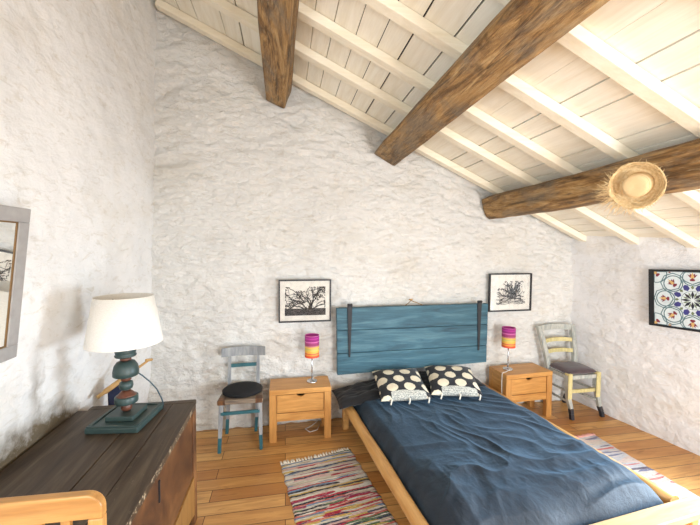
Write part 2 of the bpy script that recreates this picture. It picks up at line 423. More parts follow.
def fb(u, v):
    z = v*(roof(u)+.10)
    return (u, YB - stone(u, z, 1.0), z)
wall_mesh('wall_back', 'plaster_back', lin(-1.35, 3.55, 270), lin(0, 1, 220), fb, (0,.3,0))
def rel(v):      # smoother limewash on the side walls
    return stone(v[0], v[1], v[2])*.36
LY0, LY1, LZ0, LZ1 = -1.35, -.30, .85, 2.15  # opening for an unseen window, added to let in fill light
def left_wall():
    mb = MB()
    def panel(y0, y1, z0, z1, nu, nv):
        vs = []; fs = []
        for y in lin(y0, y1, nu):
            for z in lin(z0, z1, nv): vs.append((xleft(z) + rel((y+20, z, 7.0)), y, z))
        for i in range(nu-1):
            for j in range(nv-1): fs.append((i*nv+j, (i+1)*nv+j, (i+1)*nv+j+1, i*nv+j+1))
        mb.add(vs, fs, 0, True)
        mb.add([(-1.52,y0,z0),(-1.52,y1,z0),(-1.52,y1,z1),(-1.52,y0,z1)], [(0,1,2,3)])
    zt = roof(-1.1)+.10
    panel(LY1, YB+.12, 0, zt, 190, 190); panel(YF-.05, LY0, 0, zt, 20, 60)
    panel(LY0, LY1, 0, LZ0, 30, 24); panel(LY0, LY1, LZ1, zt, 30, 36)
    for y in (LY0, LY1): mb.add([(-1.52,y,LZ0),(xleft(1.5)+.03,y,LZ0),(xleft(1.5)+.03,y,LZ1),(-1.52,y,LZ1)], [(0,1,2,3)])
    for z in (LZ0, LZ1): mb.add([(-1.52,LY0,z),(xleft(1.5)+.03,LY0,z),(xleft(1.5)+.03,LY1,z),(-1.52,LY1,z)], [(0,1,2,3)])
    o = mb.build('wall_left', 'plaster_left'); o['kind'] = 'structure'
left_wall()

# right wall: four panels' worth of wall round one low window (out of the picture)
WY0, WY1, WZ0, WZ1 = .80, 1.70, .55, 1.42
def right_wall():
    mb = MB()
    def panel(y0, y1, z0f, z1f, nu, nv):
        vs = []; fs = []
        for i in range(nu):
            y = y0+(y1-y0)*i/(nu-1); x = xright(y); zt = roof(x)+.10
            a = z0f if z0f is not None else 0; b2 = zt if z1f is None else z1f
            for j in range(nv):
                z = a+(b2-a)*j/(nv-1)
                vs.append((x - .03*z - rel((y+40, z, 13.0)), y, z))
        for i in range(nu-1):
            for j in range(nv-1): fs.append((i*nv+j, (i+1)*nv+j, (i+1)*nv+j+1, i*nv+j+1))
        mb.add(vs, fs, 0, True)
        # outer face, so that the wall has its depth
        q = []
        for y in (y0, y1):
            x = xright(y); zt = roof(x)+.10
            q += [(x+.3, y, z0f or 0), (x+.3, y, zt if z1f is None else z1f)]
        mb.add(q, [(0,1,3,2)], 0, False)
    panel(WY1, YB+.12, None, None, 150, 110)
    panel(YF, WY0, None, None, 60, 60)
    panel(WY0, WY1, None, WZ0, 30, 24)
    panel(WY0, WY1, WZ1, None, 30, 14)
    x = xright(1.0)
    for (y0,y1,z0,z1) in ((WY0,WY0,WZ0,WZ1),(WY1,WY1,WZ0,WZ1)):
        mb.add([(x-.06,y0,z0),(x+.3,y0,z0),(x+.3,y0,z1),(x-.06,y0,z1)], [(0,1,2,3)])
    for z in (WZ0, WZ1):
        mb.add([(x-.06,WY0,z),(x+.3,WY0,z),(x+.3,WY1,z),(x-.06,WY1,z)], [(0,1,2,3)])
    o = mb.build('wall_right', 'plaster_right'); o['kind'] = 'structure'
right_wall()
xw = xright(1.25)
def window(name, axis, a0, a1, z0, z1, d):
    """painted casement in the opening; axis 'x' = lies in a plane of constant x"""
    fr = MB()
    def bx(p0, p1, q0, q1):
        if axis == 'x': fr.box(d-.025, d+.025, p0, p1, q0, q1)
        else: fr.box(p0, p1, d-.025, d+.025, q0, q1)
    bx(a0, a0+.05, z0, z1); bx(a1-.05, a1, z0, z1); bx(a0+.05, a1-.05, z0, z0+.05); bx(a0+.05, a1-.05, z1-.05, z1)
    mid = (a0+a1)/2; bx(mid-.03, mid+.03, z0+.05, z1-.05)
    o = fr.build(name, 'window_paint'); o['kind'] = 'structure'
window('window_1', 'x', WY0, WY1, WZ0, WZ1, xw+.12)
# front wall behind the camera; glazed doors added to house a fill light
FX0, FX1, FZ1 = 1.15, 2.65, 1.95
mb = MB()
def fw(x0, x1, z0, z1f):
    zt0 = roof(x0)+.1 if z1f is None else z1f; zt1 = roof(x1)+.1 if z1f is None else z1f
    mb.hexa([(x0,YF-.3,z0),(x1,YF-.3,z0),(x1,YF,z0),(x0,YF,z0),(x0,YF-.3,zt0),(x1,YF-.3,zt1),(x1,YF,zt1),(x0,YF,zt0)])
fw(-1.5, FX0, 0, None); fw(FX1, 3.75, 0, None); fw(FX0, FX1, FZ1, None)
o = mb.build('wall_front', 'plaster_front'); o['kind'] = 'structure'
window('window_left_added', 'x', LY0, LY1, LZ0, LZ1, -1.30)  # made-up left window, frames the added fill light
window('window_front_added', 'y', FX0, FX1, 0.0, FZ1, YF-.12)  # frame of the added doors

mb = MB(); mb.box(-1.6, 4.0, YF-.3, YB+.3, -.08, 0)
o = mb.build('floor', 'floor_boards'); o['kind'] = 'structure'

# ceiling: painted boards laid above the rafters, dark sheet above them
random.seed(5)
mb = MB()
sl = math.atan(.453); cs, sn = math.cos(sl), math.sin(sl)
def rp(s, y, n):      # s along the slope from x=0, n above rafter undersides
    return (s*cs + n*sn, y, 3.216 - s*sn + n*cs)
RH = .06
s = -1.75
while s < 4.15:
    w = random.choice((.13, .15, .19, .22, .24)); g = random.choice((.003, .005, .008, .010))
    dz = random.uniform(0, .005)
    mb.hexa([rp(s,YF-.25,RH+dz), rp(s+w,YF-.25,RH+dz), rp(s+w,YB+.2,RH+dz), rp(s,YB+.2,RH+dz),
             rp(s,YF-.25,RH+.025), rp(s+w,YF-.25,RH+.025), rp(s+w,YB+.2,RH+.025), rp(s,YB+.2,RH+.025)])
    s += w + g
mb.hexa([rp(-1.75,YF-.25,RH+.026), rp(4.15,YF-.25,RH+.026), rp(4.15,YB+.2,RH+.026), rp(-1.75,YB+.2,RH+.026),
         rp(-1.75,YF-.25,RH+.06), rp(4.15,YF-.25,RH+.06), rp(4.15,YB+.2,RH+.06), rp(-1.75,YB+.2,RH+.06)], 1)
o = mb.build('ceiling', ['cream_plank', 'gap_dark']); o['kind'] = 'structure'

raf = [(3.205, 'cream rafter flush against the rough white back wall'),
       (2.705, 'second cream rafter from the back wall'),
       (2.28, 'third cream rafter from the back wall'),
       (1.845, 'fourth cream rafter from the back wall, next to the straw hat'),
       (1.395, 'fifth cream rafter from the back wall'),
       (.93, 'sixth cream rafter from the back wall, cut off by the top of the photo'),
       ]
for i, (y, lab) in enumerate(raf):
    mb = MB(); w = .074
    mb.hexa([rp(-1.155,y-w/2,0), rp(3.75,y-w/2,0), rp(3.75,y+w/2,0), rp(-1.155,y+w/2,0),
             rp(-1.155,y-w/2,RH-.001), rp(3.75,y-w/2,RH-.001), rp(3.75,y+w/2,RH-.001), rp(-1.155,y+w/2,RH-.001)])
    o = mb.build('rafter', 'cream_rafter', None, .003, 1)
    tag(o, lab or 'cream rafter above and behind the camera', 'rafter', 'cream painted rafters', 'thing')

def beam(poly, label, seed, amp=.010, drift=0, rise=0, sm=1):
    mb = MB(); K = 10; pts = []
    n = len(poly)
    for i in range(n):
        a = Vector(poly[i]); b2 = Vector(poly[(i+1) % n])
        for k in range(K): pts.append(a.lerp(b2, k/K))
    for _ in range(sm): pts = [(pts[i-1]+pts[i]*2+pts[(i+1) % len(pts)])/4 for i in range(len(pts))]
    cx = sum((p for p in pts), Vector((0,0)))/len(pts)
    ys = lin(YF+.01, YB-.012, 110); vs = []; fs = []; m = len(pts)
    for y in ys:
        bx_ = noise.noise(Vector((y*.7, seed, 0)))*.010; bz = noise.noise(Vector((y*.7, seed, 4)))*.008
        for p in pts:
            d = (p-cx)
            e = noise.fractal(Vector((p.x*7, y*1.8, p.y*7+seed)), 1, 2, 3)*amp
            q = p + d.normalized()*e
            vs.append((q.x+bx_+drift*(YB-y), y, q.y+bz+rise*(YB-y)))
    for i in range(len(ys)-1):
        for k in range(m): fs.append((i*m+k, i*m+(k+1) % m, (i+1)*m+(k+1) % m, (i+1)*m+k))
    fs.append(tuple(range(m))); fs.append(tuple(range((len(ys)-1)*m, len(ys)*m)))
    mb.add(vs, fs, 0, True)
    o = mb.build('ceiling_beam', 'old_oak'); return tag(o, label, 'beam', 'old oak beams under the rafters', 'thing')
beam([(-.178,3.045),(-.002,2.975),(.066,3.165),(-.115,3.25)], 'brown oak beam highest up the slope, ending above the grey chair', 3.0, .006, drift=.022)
beam([(.852,2.618),(1.066,2.505),(1.165,2.665),(.960,2.76)], 'widest dark brown oak beam, running out over the bed', 11.0, .007, drift=-.008, sm=1)
beam([(2.005,2.21),(2.045,2.06),(2.11,2.012),(2.27,2.02),(2.335,2.14),(2.285,2.165),(2.09,2.25)], 'lowest oak beam, rough and grey brown, with the straw hat on it', 23.0, .014, rise=.012, sm=2)

# ----------------------------------------------------------------- bed
bed = thing('bed_frame', (1.345, 3.2, 0), 'low honey pine bed frame under the navy bedspread', 'bed frame', rad(5.5))
def rail(x, x2):
    mb = MB()
    ys = lin(-.02, -1.74, 12)
    mb.tube([(x+(x2-x)*i/11, y, .255) for i, y in enumerate(ys)], [.040+.002*math.sin(i*1.3) for i in range(12)], 16, flat=1.12)
    return mb
rail(-.80, -.80).build('side_rail', 'pine_rail', bed)
rail(.675, .675).build('side_rail', 'pine_rail', bed)
mb = MB(); mb.box(-.87, .79, -1.87, -1.765, .262, .302); mb.build('foot_rail', 'pine_pale', bed, .006)
mb = MB(); mb.box(-.83, .70, -1.81, -1.775, .15, .262); mb.build('foot_board', 'pine_pale', bed, .004)
mb = MB(); mb.box(-.82, .70, .0, .035, .17, .29); mb.build('head_rail', 'pine_pale', bed, .004)
for (x, y) in ((-.79,.015),(.665,.015),(-.80,-1.81),(.675,-1.81)):
    h = .262 if y < -1 else .215
    mb = MB(); mb.box(x-.027, x+.027, y-.03, y+.03, 0, h); mb.build('leg', 'pine_rail', bed, .005)
for i in range(9):
    y = -.15 - i*.19
    mb = MB(); mb.box(-.77, .64, y-.04, y+.04, .20, .218); mb.build('slat', 'pine_pale', bed)

# bedspread over the mattress
def duvet():
    root_M = Matrix.Translation((1.345,3.2,0)) @ Matrix.Rotation(rad(5.5), 4, 'Z')
    nx, ny = 220, 280
    x0, x1, y0, y1 = -.748, .612, -1.752, -.06
    vs = []; fs = []
    def prof(t, r):  # t: distance from the edge; rounded shoulder
        return 1.0 if t > r else math.sqrt(max(0, 1-(1-t/r)**2))
    for i in range(nx):
        u = i/(nx-1)
        u = .5 - .5*math.cos(PI*u) if False else u
        for j in range(ny):
            v = j/(ny-1)
            x = x0+(x1-x0)*u; y = y0+(y1-y0)*v
            # edge wobble
            x += (noise.noise(Vector((y*4, 3.3, 1)))*.018 + noise.noise(Vector((y*11, 1.3, 1)))*.008)*(abs(u-.5)*2)**3
            x += .02*u**4*math.sin(PI*(1-v)*1.6)
            yw = (noise.noise(Vector((x*4, 8.3, 1)))*.02)*max(0, 1-v*3)
            e = min(u*(x1-x0), (1-u)*(x1-x0)); f_ = v*(y1-y0)
            h = prof(e+.004, .09)**.9 * (.42+.58*prof(f_+.002, .20))
            z = .235 + .122*h
            # folds: diagonal drag lines, stronger towards the foot and its right corner
            foot = max(0, 1 - v*1.25)
            wx = x + noise.noise(Vector((x*2, y*2, 5)))*.12; wy = y + noise.noise(Vector((x*2, y*2, 9)))*.10
            th = rad(-6) + rad(44)*u; d = wx*math.cos(th) + wy*math.sin(th); a = -wx*math.sin(th) + wy*math.cos(th)
            r1 = 1-abs(noise.noise(Vector((d*7, a*1.5, 2.0))))*2.2
            r2 = 1-abs(noise.noise(Vector((d*13+3, a*3.0, 7.0))))*2.2
            r3 = 1-abs(noise.noise(Vector((wx*5, wy*1.6, 17.0))))*2.4
            right = max(0, (u-.45)*1.8)
            left = max(0, (.55-u)*1.8)
            r1 = max(0, r1)**2.0; r2 = max(0, r2)**2.0; r3 = max(0, r3)**2
            msk = .5+.5*noise.noise(Vector((x*1.7, y*1.7, 31)))
            cr = noise.ridged_multi_fractal(Vector((wx*3.2, wy*3.2, 55)), .9, 2.0, 4, 1.0, 2.0)
            ed = min(1, e/.16); fx = min(1, .25+f_/.25)
            z += h*ed*(r1*(.009+.026*foot+.050*foot*right) + r2*(.005+.024*foot) + r3*.011*(.3+.7*left) + cr*.0095*(.25+1.2*foot))*(.3+1.0*msk)*fx
            z += h*.008*noise.noise(Vector((x*2.2, y*1.8, 3))) + .012*h*foot
            # thick fold hanging down over the foot corner
            vs.append((x, y+yw, z))
    for i in range(nx-1):
        for j in range(ny-1): fs.append((i*ny+j, (i+1)*ny+j, (i+1)*ny+j+1, i*ny+j+1))
    n0 = len(vs)
    loop = [i*ny for i in range(nx)] + [(nx-1)*ny+j for j in range(1, ny)] + [i*ny+ny-1 for i in range(nx-2, -1, -1)] + [j for j in range(ny-2, 0, -1)]
    for k in loop: vs.append((vs[k][0], vs[k][1], .219))
    m = len(loop)
    for k in range(m): fs.append((loop[k], loop[(k+1) % m], n0+(k+1) % m, n0+k))
    mb = MB(); mb.add(vs, fs, 0, True)
    o = mb.build('bedspread', 'navy_linen'); o.matrix_world = root_M
    tag(o, 'crumpled navy bedspread over the mattress of the low bed', 'bedspread')
duvet()

def pillow_mesh(w, d, t, n=40, seed=0, mat_fn=None, pinch=.06, crumple=.006):
    mb = MB(); vs = []; fs = []
    for side in (1, -1):
        for i in range(n+1):
            for j in range(n+1):
                u = -1+2*i/n; v = -1+2*j/n
                h = (max(0, 1-u**4)**.55)*(max(0, 1-v**4)**.55)
                k = 1 + pinch*(u*u*v*v) - pinch*.6*(1-u*u*v*v)*(abs(u)**6+abs(v)**6)*.5
                nz = noise.fractal(Vector((u*2.3+seed, v*2.3, side*1.7+seed)), 1, 2, 3)*crumple*h
                x = u*w/2*k; y = v*d/2*k
                zz = side*t/2*h
                vs.append((x, y, zz*(1 if side > 0 else .8) + nz))
    m = (n+1)*(n+1)
    for sidx in range(2):
        o = sidx*m
        for i in range(n):
            for j in range(n):
                f = (o+i*(n+1)+j, o+(i+1)*(n+1)+j, o+(i+1)*(n+1)+j+1, o+i*(n+1)+j+1)
                mi = mat_fn(-1+2*(i+.5)/n, -1+2*(j+.5)/n, sidx) if mat_fn else 0
                mb.f.append(f if sidx == 0 else f[::-1]); mb.m.append(mi); mb.sm.append(True)
    mb.v = vs
    return mb
def place(o, loc, rz, rx, ry=0):
    o.matrix_world = Matrix.Translation(loc) @ Matrix.Rotation(rz, 4, 'Z') @ Matrix.Rotation(rx, 4, 'X') @ Matrix.Rotation(ry, 4, 'Y')
o = pillow_mesh(.74, .34, .075, 44, 1, crumple=.03, pinch=.03).build('black_pillow', 'black_linen')
place(o, (.82, 3.06, .388), rad(4), rad(4), rad(-9)); tag(o, 'flat black pillow hanging over the bed edge beside the left nightstand', 'pillow', 'black pillows at the head of the bed')
o = pillow_mesh(.70, .34, .10, 44, 4, crumple=.02, pinch=.03).build('black_pillow', 'black_linen')
place(o, (1.53, 3.11, .405), rad(5), rad(8)); tag(o, 'black pillow whose rounded end shows beside the right nightstand', 'pillow', 'black pillows at the head of the bed')

def dot_fn(u, v, side):
    if side == 1: return 2
    if v < -.74 - .10*u*u and -.6 < u < .8: return 2
    a, b2 = u*1.0+.10, v*1.0
    row = round((b2+.05)/.52); off = .36 if row % 2 else 0
    cx = round((a-off)/.72)*.72+off; cy = row*.52-.05
    jx = .03*math.sin(row*5+cx*9); jy = .03*math.cos(row*3+cx*7)
    return 1 if ((a-cx-jx)/.23)**2 + ((b2-cy-jy)/.215)**2 < 1 else 0
def cushion(loc, rz, rx, label, seed):
    t = bpy.data.objects.new('dotted_cushion', None); COL.objects.link(t)
    place(t, loc, rz, rx); tag(t, label, 'cushion', 'black cushions with cream dots')
    mb = pillow_mesh(.43, .40, .14, 84, seed, dot_fn, pinch=.05)
    mb.build('cover', ['cushion_dark', 'cream_dot', 'striped_linen'], t)
    for sx in (-.14, .02, .19):
        k = MB()
        k.tube([(sx, -.188, .010), (sx+.008, -.204, .004), (sx+.004, -.220, -.008), (sx-.006, -.234, -.020)], [.004,.010,.006,.008], 8)
        k.build('tassel', 'tassel', t)
m, nt, b = new_mat('striped_linen')
w1 = N(nt, 'ShaderNodeTexWave', wave_type='BANDS', bands_direction='Y'); L(nt, coords(nt), w1.inputs['Vector']); w1.inputs['Scale'].default_value = 24; w1.inputs['Distortion'].default_value = 9; w1.inputs['Detail Scale'].default_value = 3
L(nt, ramp(nt, w1.outputs['Fac'], [(.25, srgb(132,134,130)), (.6, srgb(196,194,182))]), b.inputs['Base Color']); b.inputs['Roughness'].default_value = .9
cushion((1.025, 2.935, .468), rad(-3), rad(15), 'black cushion with cream dots, closer to the left nightstand', 2)
cushion((1.525, 2.93, .472), rad(-14), rad(15), 'black cushion with cream dots, closer to the right nightstand', 6)

# headboard: old teal door board hung on the wall
hb = thing('headboard', (1.262, 3.23, .49), 'weathered teal plank headboard with two iron straps hung on the wall', 'headboard')
mb = MB()
mb.hexa([(-.774,-.035,0),(.782,-.035,.04),(.782,.02,.04),(-.774,.02,0),(-.776,-.035,.205),(.783,-.035,.215),(.783,.02,.215),(-.776,.02,.205)])
mb.hexa([(-.776,-.035,.209),(.783,-.035,.219),(.783,.02,.219),(-.776,.02,.209),(-.780,-.035,.425),(.786,-.035,.43),(.786,.02,.43),(-.780,.02,.425)])
mb.hexa([(-.780,-.035,.428),(.786,-.035,.433),(.786,.02,.433),(-.780,.02,.428),(-.785,-.035,.640),(.786,-.035,.648),(.786,.02,.648),(-.785,.02,.640)])
mb.build('boards', 'teal_board', hb, .004)
mb = MB(); mb.box(-.7,.7,.021,.045,.1,.14); mb.box(-.7,.7,.021,.045,.5,.54); mb.build('batten', 'teal_board', hb)
for x in (-.660, .685):
    mb = MB(); z0, z1 = .17, .672
    mb.hexa([(x-.008,-.047,z0),(x+.008,-.047,z0),(x+.008,-.036,z0),(x-.008,-.036,z0),(x-.024,-.047,z1),(x+.024,-.047,z1),(x+.024,-.036,z1),(x-.024,-.036,z1)])
    mb.tube([(x-.024,-.046,z1),(x+.024,-.046,z1)], .013, 10)
    mb.build('iron_strap', 'iron', hb, .002)
mb = MB(); mb.tube([(-.10,-.005,.642),(-.06,.01,.665),(-.026,.025,.688)], .004, 6); mb.tube([(-.026,.025,.688),(.03,.01,.668),(.085,-.005,.645)], .004, 6)
mb.build('hanging_string', 'twine', hb)
mb = MB(); mb.tube([(1.236,YB-.005,1.182),(1.236,3.25,1.188)], .007, 8); mb.lathe([(.014,-.006),(.016,0),(.014,.006)], 12, (1.236,3.25,1.19))
o = mb.build('wall_hook', 'bamboo'); tag(o, 'small wall hook holding the string of the teal headboard', 'hook')

# ----------------------------------------------------------------- nightstands
GN = 'pair of honey oak nightstands'
ns = thing('nightstand', (.134, 3.0, 0), 'honey oak one-drawer nightstand between the grey chair and the bed', 'nightstand', 0, GN)
W, Dp, Hh, lw = .27, .275, .465, .062
mb = MB(); mb.box(-W, W, 0, Dp, Hh-.045, Hh); mb.build('top', 'oak_honey_x', ns, .004)
for sx in (-1, 1):
    for y0 in (0, Dp-.05):
        mb = MB(); a, b2 = sorted((sx*W, sx*(W-lw))); mb.box(a, b2, y0+.001, y0+.05, 0, Hh-.046); mb.build('leg', 'oak_honey_z', ns, .003)
    mb = MB(); a, b2 = sorted((sx*(W-.006), sx*(W-.026))); mb.box(a, b2, .0505, Dp-.0505, .165, Hh-.046); mb.build('side_panel', 'oak_honey_y', ns)
mb = MB(); mb.box(-W+lw+.001, W-lw-.001, .006, Dp-.02, .182, .252); mb.build('bottom_rail', 'oak_honey_x', ns, .002)
mb = MB(); mb.box(-W+lw+.001, W-lw-.001, Dp-.02, Dp-.005, .165, Hh-.046); mb.build('back_panel', 'oak_honey_x', ns)
mb = MB(); x = W-lw-.005
hw = .036      # front with a half-moon finger cut
pts = [(-x,.258),(x,.258),(x,Hh-.052),(hw,Hh-.052)] + [(hw*math.cos(a), Hh-.052-.020*math.sin(a)) for a in lin(0.25, PI-.25, 9)] + [(-hw,Hh-.052),(-x,Hh-.052)]
n = len(pts)
mb.add([(p[0],.010,p[1]) for p in pts]+[(p[0],.030,p[1]) for p in pts], [tuple(range(n)), tuple(range(2*n-1,n-1,-1))]+[(k,(k+1)%n,n+(k+1)%n,n+k) for k in range(n)])
mb.box(-x, x, .0305, Dp-.03, .258, .268); mb.box(-x, -x+.01, .0305, Dp-.03, .268, .38); mb.box(x-.01, x, .0305, Dp-.03, .268, .38)
mb.box(-x+.02, x-.02, .10, .104, .27, Hh-.054, 1)
mb.build('drawer', ['oak_honey_x', 'gap_dark'], ns)
copy_thing(ns, (2.395, 2.99, 0), rad(3), 'honey oak one-drawer nightstand between the bed and the corner chair')

# small bedside lamps
GL = 'pair of small bedside lamps'
bl = thing('bedside_lamp', (.243, 3.146, .4655), 'small lamp with magenta and yellow striped shade on the left nightstand', 'lamp', 0, GL)
mb = MB(); mb.lathe([(.047,0),(.048,.006),(.044,.012),(.012,.016),(.009,.022)], 28); mb.build('base', 'chrome', bl)
mb = MB(); mb.tube([(0,0,.02),(0,0,.26)], .006, 12); mb.lathe([(.013,.235),(.014,.24),(.014,.28),(.010,.285)], 14); mb.build('pole', 'chrome', bl)
mb = MB(); mb.lathe([(.066,.235),(.066,.435),(.0635,.435),(.0635,.235),(.066,.235)], 36, cap=False); mb.build('shade', 'striped_shade', bl)
mb = MB()
for k in range(3):
    a = 2*PI*k/3; mb.tube([(0,0,.28),(.062*math.cos(a),.062*math.sin(a),.282)], .0022, 6)
mb.build('shade_ring', 'chrome', bl)
cd = MB(); cd.tube([(0,.045,.006),(.02,.085,.006),(.05,.12,.004),(.075,.135,-.02),(.08,.138,-.25),(.06,.12,-.44),(.0,.07,-.455),(-.06,.03,-.458),(-.02,-.03,-.459),(.05,.0,-.459),(.08,.09,-.459)], .0035, 6)
cd.build('power_cord', 'white_cord', bl)
r = copy_thing(bl, (2.245, 3.13, .4655), 0, 'small lamp with magenta and yellow striped shade on the right nightstand')
for c in list(r.children):
    if c.name.startswith('power_cord'): bpy.data.objects.remove(c)
cd = MB(); cd.tube([(-.02,-.04,.006),(-.07,-.075,.006),(-.118,-.09,.005),(-.128,-.093,-.01),(-.131,-.095,-.08),(-.130,-.10,-.22),(-.132,-.085,-.36),(-.134,-.06,-.458)], .0038, 6)
cd.build('power_cord', 'white_cord', r)

# ----------------------------------------------------------------- grey bistro chair
ch = thing('dining_chair', (-.365, 3.08, 0), 'grey painted chair with teal dipped feet and black round seat pad', 'chair')
def dip(mb_fn, a, b2, w0, w1, frac, main, foot, par, tapmat=None):
    """leg from foot a to top b2 with its lowest fraction painted"""
    a = Vector(a); b2 = Vector(b2); c = a.lerp(b2, frac); wm = w0+(w1-w0)*frac
    lg = MB().bar(c, b2, wm, wm, w1, w1).build('leg', main, par, .003)
    MB().bar(a, c, w0, w0, wm+.0008, wm+.0008).build('painted_foot', foot, lg, .003)
for sx, xb, xt in ((-1, -.17, -.155), (1, .165, .155)):
    dip(None, (xb, -.15, 0), (xt, -.13, .415), .026, .034, .30, 'grey_paint', 'teal_bright', ch)
for xb, xt in ((-.158, -.132), (.098, .122)):
    dip(None, (xb, .155, 0), (xt, .13, .44), .026, .032, .32, 'grey_paint', 'teal_bright', ch)
for x0, x1 in ((-.132, -.128), (.122, .118)):
    MB().bar((x0,.13,.42), (x1,.165,.76), .030, .024, .026, .018).build('back_post', 'grey_paint', ch, .003)
mb = MB(); n = 12; vs = []; fs = []
for i in range(n+1):
    t = -1+2*i/n; x = t*.192; y = .142+.035*(1-t*t)
    for dy, z in ((0,.712),(.02,.712),(.02,.79+.006*(1-t*t)),(0,.79+.006*(1-t*t))): vs.append((x-.005, y+dy-.014, z))
for i in range(n):
    for k in range(4): fs.append((i*4+k, i*4+(k+1)%4, (i+1)*4+(k+1)%4, (i+1)*4+k))
fs += [(0,1,2,3), (n*4+3,n*4+2,n*4+1,n*4)]
mb.add(vs, fs); mb.build('top_rail', 'grey_paint', ch, .004)
MB().bar((-.125,.158,.625), (.118,.158,.628), .016, .032).build('back_slat', 'teal_bright', ch, .004)
mb = MB(); mb.hexa([(-.185,-.165,.405),(.185,-.165,.405),(.150,.15,.405),(-.160,.15,.405),(-.185,-.165,.442),(.185,-.165,.442),(.150,.15,.442),(-.160,.15,.442)])
mb.build('seat', 'weathered_wood', ch, .006)
for a, b2 in ((-.178,-.12), (.12,.178)):
    mb = MB(); mb.box(a, b2, -.167, -.10, .404, .4435); mb.build('seat_corner', 'chest_side', ch, .004)
mb = MB(); mb.lathe([(.150,.4425),(.168,.452),(.170,.464),(.155,.476),(.09,.482),(.02,.483)], 40, (0,.005,0)); mb.xf(Matrix.Diagonal((1,.92,1,1))); mb.build('seat_pad', 'black_fabric', ch)
MB().bar((-.158,-.145,.325), (.155,-.145,.328), .018, .026).build('stretcher', 'teal_bright', ch, .003)
MB().bar((-.145,.145,.30), (.108,.145,.30), .016, .022).build('stretcher', 'grey_paint', ch, .003)

# ----------------------------------------------------------------- corner chair with plum cushion
c2 = thing('dining_chair', (2.945, 3.03, 0), 'pale grey and yellow ladder-back chair with plum seat in the far corner', 'chair')
def sabre(pts, ws, main, par, tip=None, ntip=2, name='leg'):
    lg = MB()
    for i in range(ntip if tip else 0, len(pts)-1): lg.bar(pts[i], pts[i+1], ws[i], ws[i], ws[i+1], ws[i+1], up=(0,1,0))
    o = lg.build(name, main, par, .003)
    if tip:
        mb = MB()
        for i in range(ntip): mb.bar(pts[i], pts[i+1], ws[i]+.001, ws[i]+.001, ws[i+1]+.001, ws[i+1]+.001, up=(0,1,0))
        mb.build('painted_foot', tip, o, .002)
    return o
for sx, xf, xs in ((-1, -.133, -.165), (1, .225, .165)):
    o = sabre([(xf,-.125,0),(xf*.98,-.115,.05),(xf*.94,-.10,.10),((xf+xs)/2,-.09,.2),(xs,-.095,.33),(xs,-.10,.44)], [.032,.033,.036,.04,.045,.042], 'pale_grey_paint', c2, 'dark_boot', 2)
    MB().box(xs-.0225, xs+.0225, -.128, -.1215, .21, .462).build('painted_face', 'yellow_paint', o)
    MB().box(xs-.022, xs+.022, -.121, -.075, .441, .463).build('leg_top', 'yellow_paint', o, .004)
for sx, xf, xs, xt in ((-1, -.14, -.175, -.265), (1, .105, .15, .150)):
    sabre([(xf,.235,0),(xf*1.02,.225,.05),(xf*1.05,.21,.10),((xf+xs)/2,.175,.25),(xs,.16,.43)], [.03,.032,.034,.036,.04], 'pale_grey_paint', c2, 'dark_boot', 2)
    sabre([(xs,.16,.43),(xs+(xt-xs)*.25,.165,.56),(xs+(xt-xs)*.62,.185,.72),(xt,.215,.875)], [.042,.044,.046,.044], 'pale_grey_paint', c2, name='back_post')
def ladder(z, hgt, xa, xb, y, mat, name):
    mb = MB(); n = 10; vs = []; fs = []
    for i in range(n+1):
        t = -1+2*i/n; x = xa+(xb-xa)*i/n; yy = y+.03*(1-t*t)
        for dy, dz in ((0,-hgt/2),(.016,-hgt/2),(.016,hgt/2),(0,hgt/2)): vs.append((x, yy+dy, z+dz+.008*(1-t*t)))
    for i in range(n):
        for k in range(4): fs.append((i*4+k, i*4+(k+1)%4, (i+1)*4+(k+1)%4, (i+1)*4+k))
    fs += [(0,1,2,3), (n*4+3,n*4+2,n*4+1,n*4)]
    mb.add(vs, fs); mb.build(name, mat, c2, .003)
ladder(.85, .062, -.25, .145, .195, 'pale_grey_paint', 'top_rail')
ladder(.715, .042, -.205, .145, .172, 'yellow_paint', 'back_slat')
ladder(.60, .042, -.19, .145, .158, 'yellow_paint', 'back_slat')
mb = MB()
mb.bar((-.165,-.10,.42), (.165,-.10,.42), .03, .04); mb.build('seat_rail', 'pale_grey_paint', c2, .003)
for xa, xb in ((-.165,-.175), (.165,.15)):
    MB().bar((xa,-.08,.42), (xb,.14,.42), .03, .04).build('seat_rail', 'pale_grey_paint', c2, .003)
mb = pillow_mesh(.35, .29, .075, 24, 9, pinch=.0, crumple=.002); mb.xf(Matrix.Translation((-.004,.035,.462))); mb.build('seat_cushion', 'plum_fabric', c2)
MB().bar((-.15,-.095,.275), (.165,-.095,.275), .022, .034).build('stretcher', 'yellow_paint', c2, .003)
for z in (.17, .27):
    for xa, xb in ((-.15,-.155), (.175,.13)):
        MB().bar((xa,-.09,z), (xb,.19,z), .018, .018).build('stretcher', 'pale_grey_paint', c2, .003)

